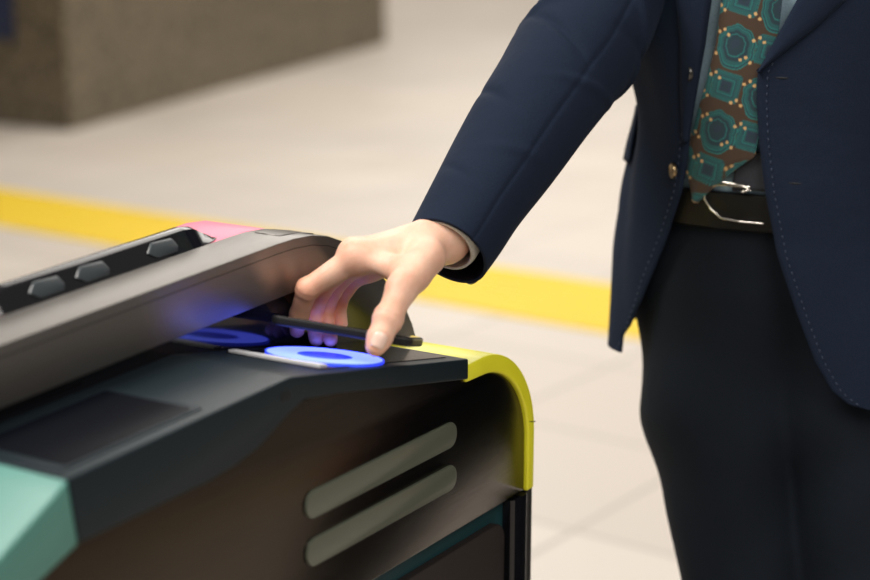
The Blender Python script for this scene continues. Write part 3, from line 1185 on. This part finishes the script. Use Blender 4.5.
def trouser_sdf(P):
    zc = P[..., 2]
    Q = P - BC
    wa = np.interp(zc, [0.84, 0.90, 0.98, 1.04, 1.15], [0.125, 0.142, 0.152, 0.157, 0.162]) - 0.020 * np.exp(-((zc - 1.155) / 0.080) ** 2) * ((Q @ BR) > 0)
    wb = np.interp(zc, [0.84, 0.98, 1.04, 1.15], [0.075, 0.108, 0.1145, 0.118])
    waist = (np.sqrt(((Q @ BR) / wa) ** 2 + ((Q @ BF) / wb) ** 2) - 1) * 0.115
    waist = np.maximum(waist, 0.86 - zc)
    R = smin(sd_cone(P, hipR, thR, 0.081, 0.077), sd_cone(P, thR, knR, 0.077, 0.065), 0.03)
    R = smin(R, sd_cone(P, knR, anR, 0.064, 0.052), 0.02)
    L = smin(sd_cone(P, hipL, thL, 0.082, 0.079), sd_cone(P, thL, knL, 0.079, 0.066), 0.03)
    L = smin(L, sd_cone(P, knL, anL, 0.066, 0.052), 0.02)
    D = smin(smin(R, L, 0.012), waist, 0.05)
    # pressed crease and soft folds in the cloth
    z = P[..., 2]
    u = (P - BC) @ BR; v = (P - BC) @ BF
    fold = 0.0022 * np.sin(38 * z + 16 * u + 3 * np.sin(9 * u)) * np.exp(-((z - 0.86) / 0.10) ** 2)
    fold += 0.0018 * np.sin(60 * (z * 0.6 - np.abs(u) * 0.9) + 2) * np.exp(-((z - 0.78) / 0.12) ** 2)
    D = D + fold
    D = np.maximum(D, z - 1.084)
    D = np.maximum(D, 0.075 - z)
    return D


Vt, Ft = surface_nets(trouser_sdf, BC + np.array([-0.26, -0.22, 0.06]), BC + np.array([0.27, 0.26, 1.10]), 0.0055)
trousers = pobj('trousers', (Vt, Ft), 'navy_dark')


# fly seam on the trousers
# shoes
def shoe(an, nm):
    heel = an + np.array([0, 0, -0.045]) - BF * 0.035
    toe = an + np.array([0, 0, -0.06]) + BF * 0.165

    def f(P):
        D = sd_cone(P, heel, an + BF * 0.03 + np.array([0, 0, -0.035]), 0.038, 0.040)
        D = smin(D, sd_cone(P, an + BF * 0.03 + np.array([0, 0, -0.045]), toe, 0.042, 0.030), 0.03)
        return np.maximum(D, 0.012 - P[..., 2])
    lo = np.minimum(heel, toe) - 0.06; hi = np.maximum(heel, toe) + 0.07; lo[2] = 0.0
    return pobj(nm, surface_nets(f, lo, hi, 0.005), 'leather')


for an in (anR, anL):
    sh = shoe(an, 'shoe')
    heel = an - BF * 0.04
    bmh = lathe_bm([(0, 0.0), (0.036, 0.0), (0.038, 0.014), (0, 0.014)], 20)
    pobj('shoe_heel', xform(bmh, Matrix.Translation((heel[0], heel[1], 0.0))), 'black', sh, 40)
    bms = prism_bm([tuple((an - BF * 0.065 + BR * s1 * w1 + BF * l1)[:2]) for s1, w1, l1 in
                    ((1, .034, 0), (1, .040, .10), (1, .044, .18), (1, .03, .245), (1, .008, .262), (-1, .008, .262), (-1, .03, .245), (-1, .044, .18), (-1, .036, .10), (-1, .034, 0))],
                   0.008, 0.018, axis='z')
    pobj('shoe_sole', bms, 'black', sh, 40)

# belt
BZ = 1.066


def belt_ring(z0, z1, off, th0, th1, n=120, tilt=0.0):
    Vb = []
    for z, o in ((z0, off), (z0 + 0.001, off + 0.0018), (z1 - 0.001, off + 0.0018), (z1, off)):
        th = np.linspace(th0, th1, n)
        Vb.append(torso(th, np.full(n, z), o))
    return np.concatenate(Vb), grid_faces(4, n)


belt = pobj('belt', belt_ring(BZ - 0.018, BZ + 0.016, 0.0045, -math.pi, math.pi, 160), 'leather', smooth=60)
s_ = belt.modifiers.new('thickness', 'SOLIDIFY'); s_.thickness = 0.003; s_.offset = -1


def tube_bm(pts, r, n=8, closed=False):
    bm_ = bmesh.new()
    pts = [Vector(p) for p in pts]
    rings = []
    for i, p in enumerate(pts):
        if closed:
            tdir = (pts[(i + 1) % len(pts)] - pts[i - 1]).normalized()
        else:
            tdir = (pts[min(i + 1, len(pts) - 1)] - pts[max(i - 1, 0)]).normalized()
        m4 = frame_at(p, tdir, up=(0.3, 0.2, 1))
        rings.append([bm_.verts.new(m4 @ Vector((r * math.cos(2 * math.pi * k / n), r * math.sin(2 * math.pi * k / n), 0))) for k in range(n)])
    m = len(rings)
    for i in range(m if closed else m - 1):
        A, B = rings[i], rings[(i + 1) % m]
        for k in range(n):
            bm_.faces.new((A[k], A[(k + 1) % n], B[(k + 1) % n], B[k]))
    if not closed:
        bm_.faces.new(rings[0][::-1]); bm_.faces.new(rings[-1])
    return bm_


def on_torso(px, py, off):
    th, z = locate(torso, px, py)
    return torso(np.array(th), np.array(z), off)


bk = [on_torso(x, y, 0.011) for x, y in ((752, 186), (735, 184), (720, 183), (711, 187), (711, 197), (716, 208), (726, 216), (745, 220), (765, 222))]
pobj('belt_buckle', tube_bm(bk, 0.0013), 'silver', belt, 60)
bk = [on_torso(x, y, 0.012) for x, y in ((728, 181), (738, 182), (748, 184), (752, 188), (745, 190))]
pobj('buckle_prong', tube_bm(bk, 0.0016), 'silver', belt, 60)

# right sleeve: from the shoulder down to the reaching wrist
SP = [(447, 251, 1.470, .0375, .040), (461, 229, 1.484, .0395, .043), (480, 197, 1.503, .0425, .046), (505, 158, 1.527, .0465, .049),
      (532, 116, 1.556, .0510, .053), (558, 77, 1.585, .0545, .056), (582, 42, 1.615, .0565, .060), (600, 8, 1.655, .0580, .063),
      (612, -35, 1.70, .0595, .064), (622, -80, 1.75, .062, .066), (634, -118, 1.80, .064, .066), (655, -140, 1.83, .055, .06)]
sp = np.array([W(x, y, d0) for x, y, d0, _a, _b in SP])
ra = np.array([p[3] for p in SP]); rb = np.array([p[4] for p in SP])
tpar = np.linspace(0, 1, len(SP))
NR = 260


def cubic(tq, arr):
    """smooth interpolation through the points"""
    n = len(arr)
    x = tq * (n - 1)
    i = int(min(max(math.floor(x), 0), n - 2))
    f = x - i
    p0 = arr[max(i - 1, 0)]; p1 = arr[i]; p2 = arr[i + 1]; p3 = arr[min(i + 2, n - 1)]
    return 0.5 * ((2 * p1) + (-p0 + p2) * f + (2 * p0 - 5 * p1 + 4 * p2 - p3) * f * f + (-p0 + 3 * p1 - 3 * p2 + p3) * f ** 3)


def sleeve_ring(tq, scale=1.0, nseg=160, wr=True, frame=None):
    c = cubic(tq, sp)
    t0 = cubic(min(tq + 0.02, 1), sp) - cubic(max(tq - 0.02, 0), sp)
    t0 = t0 / np.linalg.norm(t0)
    vd = c - CV
    vd = vd / np.linalg.norm(vd)
    e1 = np.cross(t0, vd); e1 = e1 / np.linalg.norm(e1)      # across the arm as seen
    e2 = np.cross(e1, t0)                                     # toward or away from the viewer
    A = float(cubic(tq, ra)) * scale; B = float(cubic(tq, rb)) * scale
    ph = np.linspace(0, 2 * math.pi, nseg, endpoint=False)
    r = np.ones(nseg)
    if wr:
        L = tq * 0.62
        r += 0.020 * np.sin(L * 62 + 2.2 * np.cos(ph + 0.6)) * np.exp(-((L - 0.36) / 0.10) ** 2) * (0.6 + 0.4 * np.sin(ph + 1))
        r += 0.010 * np.sin(L * 45 + 3 * np.sin(ph)) * np.clip(L / 0.1, 0, 1)
        for cL, cph, wL, wp, am, tw in ((.315, 2.6, .006, .9, .05, .030), (.345, 3.4, .007, .8, -.045, -.02), (.37, 4.4, .006, .8, .045, .03), (.29, 5.2, .006, .7, -.04, .025),
                                        (.26, 4.0, .005, .7, .03, -.03), (.20, 5.6, .006, .6, -.03, .02), (.15, 4.6, .006, .6, .02, -.02), (.10, 5.4, .006, .5, -.02, .02), (.33, 5.6, .006, .6, .04, -.03)):
            q = np.angle(np.exp(1j * (ph - cph)))
            r += 1.9 * am * np.exp(-((L - cL - tw * q) / wL) ** 2) * np.exp(-(q / wp) ** 2)
        r += 0.010 * np.sin(3 * ph + L * 14)
        dph = np.angle(np.exp(1j * (ph - math.radians(SEAM))))
        r += -0.022 * np.exp(-(dph / 0.045) ** 2)
    return c + (A * r * np.cos(ph))[:, None] * e1 + (B * r * np.sin(ph))[:, None] * e2, t0, e1, e2


SEAM = 250
V = []
for tq in np.linspace(0, 1, NR):
    V.append(sleeve_ring(tq)[0])
V = np.array(V)
sl = pobj('jacket_sleeve', (V.reshape(-1, 3), grid_faces(NR, 160, True)), 'navy', jk)
s_ = sl.modifiers.new('thickness', 'SOLIDIFY'); s_.thickness = 0.0032; s_.offset = 0
# turned hem inside the sleeve
V = [sleeve_ring(t_, 0.955 - 0.02 * (t_ / 0.05), wr=False)[0] for t_ in np.linspace(0.0, 0.09, 8)]
pobj('sleeve_lining', (np.concatenate(V), grid_faces(8, 160, True)), 'lining', sl)
# cuff buttons on the underside
for k in range(3):
    tq = 0.03 + 0.026 * k
    R0, t0, e1, e2 = sleeve_ring(tq, 1.02)
    c = R0.mean(0)
    best = np.argmin(R0[:, 2] + 0.3 * R0[:, 1])
    Pb = R0[best]
    nb_ = Pb - c
    bm = lathe_bm([(0, 0.002), (0.005, 0.0018), (0.0062, 0.0028), (0.007, 0.001), (0.006, -0.001), (0, -0.001)], 18)
    pobj('cuff_button', xform(bm, frame_at(Pb, nb_)), 'horn', sl, 40)

# shirt cuff inside the sleeve
wr0 = W(447, 243, 1.462)
cax = sp[1] - sp[0]; cax = cax / np.linalg.norm(cax)
vd = wr0 - CV; vd /= np.linalg.norm(vd)
e1 = np.cross(cax, vd); e1 /= np.linalg.norm(e1); e2 = np.cross(e1, cax)
cc0 = W(446.5, 241.5, 1.470)
ph = np.linspace(0, 2 * math.pi, 72, endpoint=False)
V = []
for q, A, B in ((-0.0035, .0262, .0305), (-0.004, .0270, .0315), (0.0, .0275, .0320), (0.008, .0276, .0320), (0.018, .0276, .0320)):
    V.append(cc0 + cax * q + (A * np.cos(ph))[:, None] * e1 + (B * np.sin(ph))[:, None] * e2)
cf = pobj('shirt_cuff', (np.concatenate(V), grid_faces(5, 72, True)), 'cuff', shirt)
s_ = cf.modifiers.new('thickness', 'SOLIDIFY'); s_.thickness = 0.0018; s_.offset = -1

# left sleeve hangs at his side
shL = BC - BR * 0.195 + np.array([0, 0, 1.38])
elL = shL - BR * 0.045 - BF * 0.03 + np.array([0, 0, -0.28])
wrL = elL + BF * 0.06 + np.array([0, 0, -0.25])
V = []
for dz_, rr_ in ((.060, .004), (.058, .03), (.048, .048), (.028, .060), (.010, .065)):
    a2 = np.linspace(0, 2 * math.pi, 48, endpoint=False)
    V.append(shL + BR * dz_ * 0.4 + np.array([0, 0, dz_]) + (rr_ * .9 * np.cos(a2))[:, None] * BR + (rr_ * np.sin(a2))[:, None] * BF)
for tq in np.linspace(0, 1, 60):
    c = (shL * (1 - tq / .5) + elL * (tq / .5)) if tq < .5 else (elL * (1 - (tq - .5) / .5) + wrL * ((tq - .5) / .5))
    r = np.interp(tq, [0, .1, .5, 1], [.066, .067, .056, .042])
    r = r * (1 + 0.02 * math.sin(tq * 40))
    a2 = np.linspace(0, 2 * math.pi, 48, endpoint=False)
    V.append(c + (r * .9 * np.cos(a2))[:, None] * BR + (r * np.sin(a2))[:, None] * BF)
sl2 = pobj('jacket_sleeve', (np.concatenate(V), grid_faces(65, 48, True)), 'navy', jk)
s_ = sl2.modifiers.new('thickness', 'SOLIDIFY'); s_.thickness = 0.003

# --- body: the hand is the subject, so its mesh is finest
HJ = dict(
    elbow=W(582, 42, 1.62), wrist=W(444, 238.5, 1.466), wr2=W(424, 241, 1.452),
    i0=W(357, 257.5, 1.432), i1=W(307.5, 289, 1.437), i2=W(299.5, 314, 1.456), i3=W(297, 330, 1.466),
    m0=W(354, 254, 1.452), m1=W(321, 289, 1.461), m2=W(313.5, 314, 1.472), m3=W(316.5, 338.5, 1.464),
    r0=W(358, 259, 1.470), r1=W(331, 290, 1.478), r2=W(325.5, 314, 1.480), r3=W(330.5, 339.5, 1.461),
    p0=W(367, 267, 1.486), p1=W(345, 288.5, 1.494), p2=W(338.5, 307, 1.490), p3=W(341.5, 327, 1.470),
    t0=W(427, 257, 1.430), t1=W(402, 288, 1.392), t2=W(388, 319, 1.375), t3=W(375.5, 347, 1.363),
)


def fingers(P, J, chain, radii, k=0.003):
    D = None
    for a2, b2, q, w in zip(chain, chain[1:], radii, radii[1:]):
        d0 = sd_cone(P, J[a2], J[b2], q, w)
        D = d0 if D is None else smin(D, d0, k)
    return D


def hand_sdf(P):
    J = HJ
    # palm and back of the hand
    D = sd_cone(P, J['wrist'], J['i0'], 0.0180, 0.0126)
    for kk, rr in (('m0', 0.0125), ('r0', 0.0120), ('p0', 0.0110)):
        D = smin(D, sd_cone(P, J['wrist'] + (J[kk] - J['i0']) * 0.55, J[kk], 0.0170, rr), 0.010)
    D = smin(D, sd_cone(P, J['wr2'], J['p0'], 0.016, 0.012), 0.010)
    # thumb base muscle
    D = smin(D, sd_cone(P, J['t0'], J['t1'], 0.0165, 0.0128), 0.014)
    web = (J['t1'] + J['i0']) / 2 + (J['wrist'] - J['i0']) * 0.18
    D = smin(D, sd_cone(P, J['t1'] * .6 + J['t0'] * .4, web, 0.010, 0.007), 0.014)
    D = smin(D, sd_cone(P, web, J['i0'], 0.008, 0.010), 0.012)
    # forearm
    D = smin(D, sd_cone(P, J['wrist'], J['wrist'] + (J['elbow'] - J['wrist']) * 0.5, 0.0182, 0.034), 0.018)
    side = np.array([0.1, 0.9, -0.1]) * 0.009
    D = smin(D, sd_cone(P, J['wrist'] + side, J['wrist'] + side + (J['elbow'] - J['wrist']) * 0.4, 0.0178, 0.030), 0.012)
    # knuckles
    for kk, rr in (('i0', 0.0126), ('m0', 0.0132), ('r0', 0.0125), ('p0', 0.0112)):
        D = smin(D, sd_ell(P, J[kk] + np.array([0, 0, 0.0004]), (rr, rr, rr)), 0.008)
    # fingers, kept apart from one another
    FI = fingers(P, J, ('i0', 'i1', 'i2', 'i3'), (0.0124, 0.0094, 0.0086, 0.0070))
    FM = fingers(P, J, ('m0', 'm1', 'm2', 'm3'), (0.0114, 0.0092, 0.0082, 0.0068))
    FR = fingers(P, J, ('r0', 'r1', 'r2', 'r3'), (0.0108, 0.0087, 0.0077, 0.0064))
    FP = fingers(P, J, ('p0', 'p1', 'p2', 'p3'), (0.0096, 0.0077, 0.0069, 0.0059))
    for kk, rr, F_ in (('i1', 0.0094, 0), ('m1', 0.0095, 1), ('r1', 0.0092, 2), ('p1', 0.0081, 3)):
        b2 = sd_ell(P, J[kk], (rr, rr, rr))
        if F_ == 0: FI = smin(FI, b2, 0.004)
        if F_ == 1: FM = smin(FM, b2, 0.004)
        if F_ == 2: FR = smin(FR, b2, 0.004)
        if F_ == 3: FP = smin(FP, b2, 0.004)
    FT = fingers(P, J, ('t1', 't2', 't3'), (0.0126, 0.0108, 0.0080), 0.006)
    FT = smin(FT, sd_ell(P, J['t2'], (0.0117,) * 3), 0.005)
    FT = smin(FT, sd_ell(P, J['t2'] * 0.35 + J['t3'] * 0.65, (0.0102,) * 3), 0.006)
    fing = np.minimum(np.minimum(FI, FM), np.minimum(FR, FP))
    # tiny separation where two fingers lie side by side
    st = np.sort(np.stack([FI, FM, FR, FP], -1), -1)
    fing = fing + 0.0007 * np.exp(-((st[..., 1] - st[..., 0]) / 0.0012) ** 2) * (P[..., 2] < HJ['i0'][2] - 0.012)
    D = smin(D, fing, 0.005)
    D = smin(D, FT, 0.006)
    # creases at the joints, tendons on the back
    for a2, b2, am in (('i1', 'i2', .0008), ('t2', 't3', .0011), ('m1', 'm2', .0007)):
        ax = J[b2] - J[a2]; L = np.linalg.norm(ax); ax = ax / L
        q = (P - J[a2]) @ ax
        near = np.exp(-((np.sqrt(((P - J[a2]) ** 2).sum(-1))) / 0.012) ** 2)
        D = D + am * np.cos(q / 0.0011) * np.exp(-(q / 0.0035) ** 2) * near
    return D


pts = np.array([HJ[k2] for k2 in HJ if k2 != 'elbow'])
lo = pts.min(0) - 0.026; hi = pts.max(0) + 0.03
hi = np.maximum(hi, HJ['wrist'] + np.array([0.045, 0.045, 0.055]))
Vh, Fh = surface_nets(hand_sdf, lo, hi, 0.0014)
# flush of colour at knuckles and fingers
fl = np.zeros(len(Vh))
for k2, w, sg2 in (('i1', 0.55, 0.014), ('i2', 0.35, 0.012), ('i3', .5, .012), ('i0', 0.3, 0.014), ('m1', .8, .014), ('m2', .75, .015), ('m3', .3, .010), ('r1', .8, .014), ('r2', .75, .015), ('r3', .5, .014),
                   ('p1', .8, .014), ('p2', .75, .015), ('p3', .5, .014), ('t2', 0.35, 0.010), ('t3', 0.45, 0.010), ('r0', .3, .015), ('p0', .5, .016)):
    fl = np.maximum(fl, w * np.exp(-(((Vh - HJ[k2]) ** 2).sum(1)) / sg2 ** 2))

# rest of the figure under the clothes
neck = BC + np.array([0, 0, 1.50]); headc = BC + np.array([0, 0, 1.66]) + BF * 0.02
gaze = (pc - headc); gaze[2] *= 0.55; gaze = gaze / np.linalg.norm(gaze)
hr = np.cross(gaze, (0, 0, 1)); hr = hr / np.linalg.norm(hr)
hu = np.cross(hr, gaze)
HA = [hr, gaze, hu]
shR = sp[-2]


def hp(x, y, z):
    return headc + hr * x + gaze * y + hu * z


def body_sdf(P):
    D = sd_ell(P, BC + np.array([0, 0, 1.22]), (0.122, 0.095, 0.25), axes=[BR, BF, (0, 0, 1)])
    D = smin(D, sd_ell(P, BC + np.array([0, 0, 0.99]), (0.120, 0.092, 0.14), axes=[BR, BF, (0, 0, 1)]), 0.05)
    D = smin(D, sd_cone(P, BC + BR * .13 + np.array([0, 0, 1.40]), BC - BR * .13 + np.array([0, 0, 1.39]), 0.040, 0.040), 0.05)
    D = smin(D, sd_cone(P, neck - np.array([0, 0, .06]), headc - np.array([0, 0, .06]), 0.060, 0.056), 0.03)
    # arms
    D = smin(D, sd_cone(P, BC + BR * .15 + np.array([0, 0, 1.39]), shR, 0.046, 0.045), 0.03)
    D = smin(D, sd_cone(P, shR, HJ['elbow'], 0.045, 0.037), 0.02)
    D = smin(D, sd_cone(P, HJ['elbow'], HJ['wrist'] + (HJ['elbow'] - HJ['wrist']) * 0.3, 0.038, 0.028), 0.02)
    D = smin(D, sd_cone(P, shL, elL, 0.045, 0.036), 0.03)
    D = smin(D, sd_cone(P, elL, wrL - np.array([0, 0, .01]), 0.036, 0.024), 0.02)
    # head
    D = smin(D, sd_ell(P, hp(0, -.01, .03), (0.074, 0.094, 0.098), axes=HA), 0.02)
    D = smin(D, sd_ell(P, hp(0, .03, -.045), (0.052, 0.058, 0.068), axes=HA), 0.03)
    D = smin(D, sd_cone(P, hp(0, .083, .018), hp(0, .104, -.022), 0.007, 0.011), 0.01)
    D = smin(D, sd_cone(P, hp(-.018, .083, -.058), hp(.018, .083, -.058), 0.006, 0.006), 0.008)
    for s1 in (-1, 1):
        D = smin(D, sd_ell(P, hp(s1 * .076, -.005, -.005), (0.008, 0.018, 0.032), axes=HA), 0.006)
        D = np.maximum(D, -sd_ell(P, hp(s1 * .031, .094, .012), (0.015, 0.012, 0.009), axes=HA))
    # lower legs inside the trousers
    D = smin(D, smin(sd_cone(P, hipR, thR, 0.065, 0.062), sd_cone(P, thR, knR, 0.062, 0.048), .02), 0.03)
    D = smin(D, smin(sd_cone(P, hipL, thL, 0.065, 0.062), sd_cone(P, thL, knL, 0.062, 0.048), .02), 0.03)
    D = smin(D, sd_cone(P, knR, anR, 0.047, 0.030), 0.02)
    D = smin(D, sd_cone(P, knL, anL, 0.047, 0.030), 0.02)
    return D


lo2 = np.array([HJ['wrist'][0] - 0.02, HJ['wrist'][1] - 0.03, 0.05])
hi2 = np.array([max(shL[0], elL[0], wrL[0]) + 0.09, BC[1] + 0.30, 1.80])
Vb_, Fb_ = surface_nets(body_sdf, lo2, hi2, 0.009)


# left hand, relaxed
def rel(a2, b2, c2):
    return wrL + BR * a2 + BF * b2 + np.array([0, 0, c2])


def lhand_sdf(P):
    D = sd_cone(P, wrL + np.array([0, 0, .02]), rel(0, .0, -.03), 0.024, 0.022)
    tips = []
    for k2, (yo, ln) in enumerate(((.030, .92), (.010, 1.0), (-.010, .95), (-.028, .78))):
        kn = rel(0.0, yo, -.088)
        D = smin(D, sd_cone(P, rel(0, yo * .5, -.02), kn, 0.015, 0.0105), 0.010)
        p1 = kn + BR * .010 + np.array([0, 0, -.040 * ln]); p2 = p1 + BR * .016 + np.array([0, 0, -.020 * ln]); p3 = p2 + BR * .016 + np.array([0, 0, -.012 * ln])
        f = np.minimum(np.minimum(sd_cone(P, kn, p1, .0100, .0088), sd_cone(P, p1, p2, .0088, .0080)), sd_cone(P, p2, p3, .0080, .0068))
        D = smin(D, f, 0.003)
    a2 = rel(0.006, .028, -.025); b2 = rel(0.020, .050, -.058); c2 = rel(.026, .052, -.088)
    D = smin(D, smin(sd_cone(P, a2, b2, .014, .0105), sd_cone(P, b2, c2, .0105, .0085), .004), 0.008)
    return D


Vl, Fl = surface_nets(lhand_sdf, wrL + np.array([-.09, -.09, -.20]), wrL + np.array([.09, .09, .05]), 0.0026)
Vall = np.concatenate([Vh, Vb_, Vl]); Fall = np.concatenate([Fh, Fb_ + len(Vh), Fl + len(Vh) + len(Vb_)])
body = pobj('body', (Vall, Fall), 'skin')
at_ = body.data.attributes.new('flush', 'FLOAT', 'POINT')
at_.data.foreach_set('value', np.concatenate([fl, np.full(len(Vb_), 0.1), np.full(len(Vl), 0.2)]).astype('f4'))

# face details and hair
for s1 in (-1, 1):
    bm = bmesh.new(); bmesh.ops.create_uvsphere(bm, u_segments=20, v_segments=14, radius=0.0100)
    ey = pobj('eye', xform(bm, Matrix.Translation(tuple(hp(s1 * .031, .0745, .012)))), 'sclera')
    bm = lathe_bm([(0, .0006), (.0035, .0005), (.0055, -.0006)], 20)
    pobj('iris', xform(bm, frame_at(hp(s1 * .031, .0848, .012), gaze)), 'iris', ey)


def hair_sdf(P):
    D = sd_ell(P, hp(0, -.018, .045), (0.084, 0.100, 0.100), axes=HA)
    D = np.maximum(D, -sd_ell(P, hp(0, .10, -.035), (0.085, 0.110, 0.095), axes=HA))
    q = P - headc
    D = np.maximum(D, -(q @ hu) - 0.055)
    return D + 0.0015 * np.sin((q @ hr) * 500)


pobj('hair', surface_nets(hair_sdf, headc - 0.16, headc + 0.17, 0.005), 'hair')


# fingernails, laid on the surface of the finger
def nail(tip_c, ax, facing, ln, wd, name='fingernail'):
    ax = ax / np.linalg.norm(ax)
    fz = facing - ax * (facing @ ax); fz = fz / np.linalg.norm(fz)
    sd = np.cross(ax, fz)
    Vn = []
    n1, n2 = 13, 11
    for i in range(n1):
        for j in range(n2):
            a2 = -1 + 2 * i / (n1 - 1); b2 = -1 + 2 * j / (n2 - 1)
            w = wd * (1 - 0.14 * max(0, a2) ** 2 - .10 * max(0, -a2) ** 3) * math.sqrt(max(0.0, 1 - 0.55 * abs(a2) ** 5))
            p = tip_c + ax * a2 * ln + sd * b2 * w
            # walk in to the skin
            q = p + fz * 0.02
            for _k in range(40):
                dd = float(hand_sdf(q[None, :])[0])
                q = q - fz * max(dd, 0) * 0.9
                if dd < 0.0001:
                    break
            Vn.append(q + fz * (0.00045 - 0.0005 * (abs(b2) ** 4)))
    o = pobj(name, (Vn, grid_faces(n1, n2)), 'nail', body)
    s2 = o.modifiers.new('thickness', 'SOLIDIFY'); s2.thickness = 0.0005; s2.offset = 0
    return o


vt = -(W(378, 342, 1) - CV)
nail(HJ['t3'] - (HJ['t3'] - HJ['t2']) * 0.10, HJ['t3'] - HJ['t2'], vt + RV * 0.05, 0.0062, 0.0062)
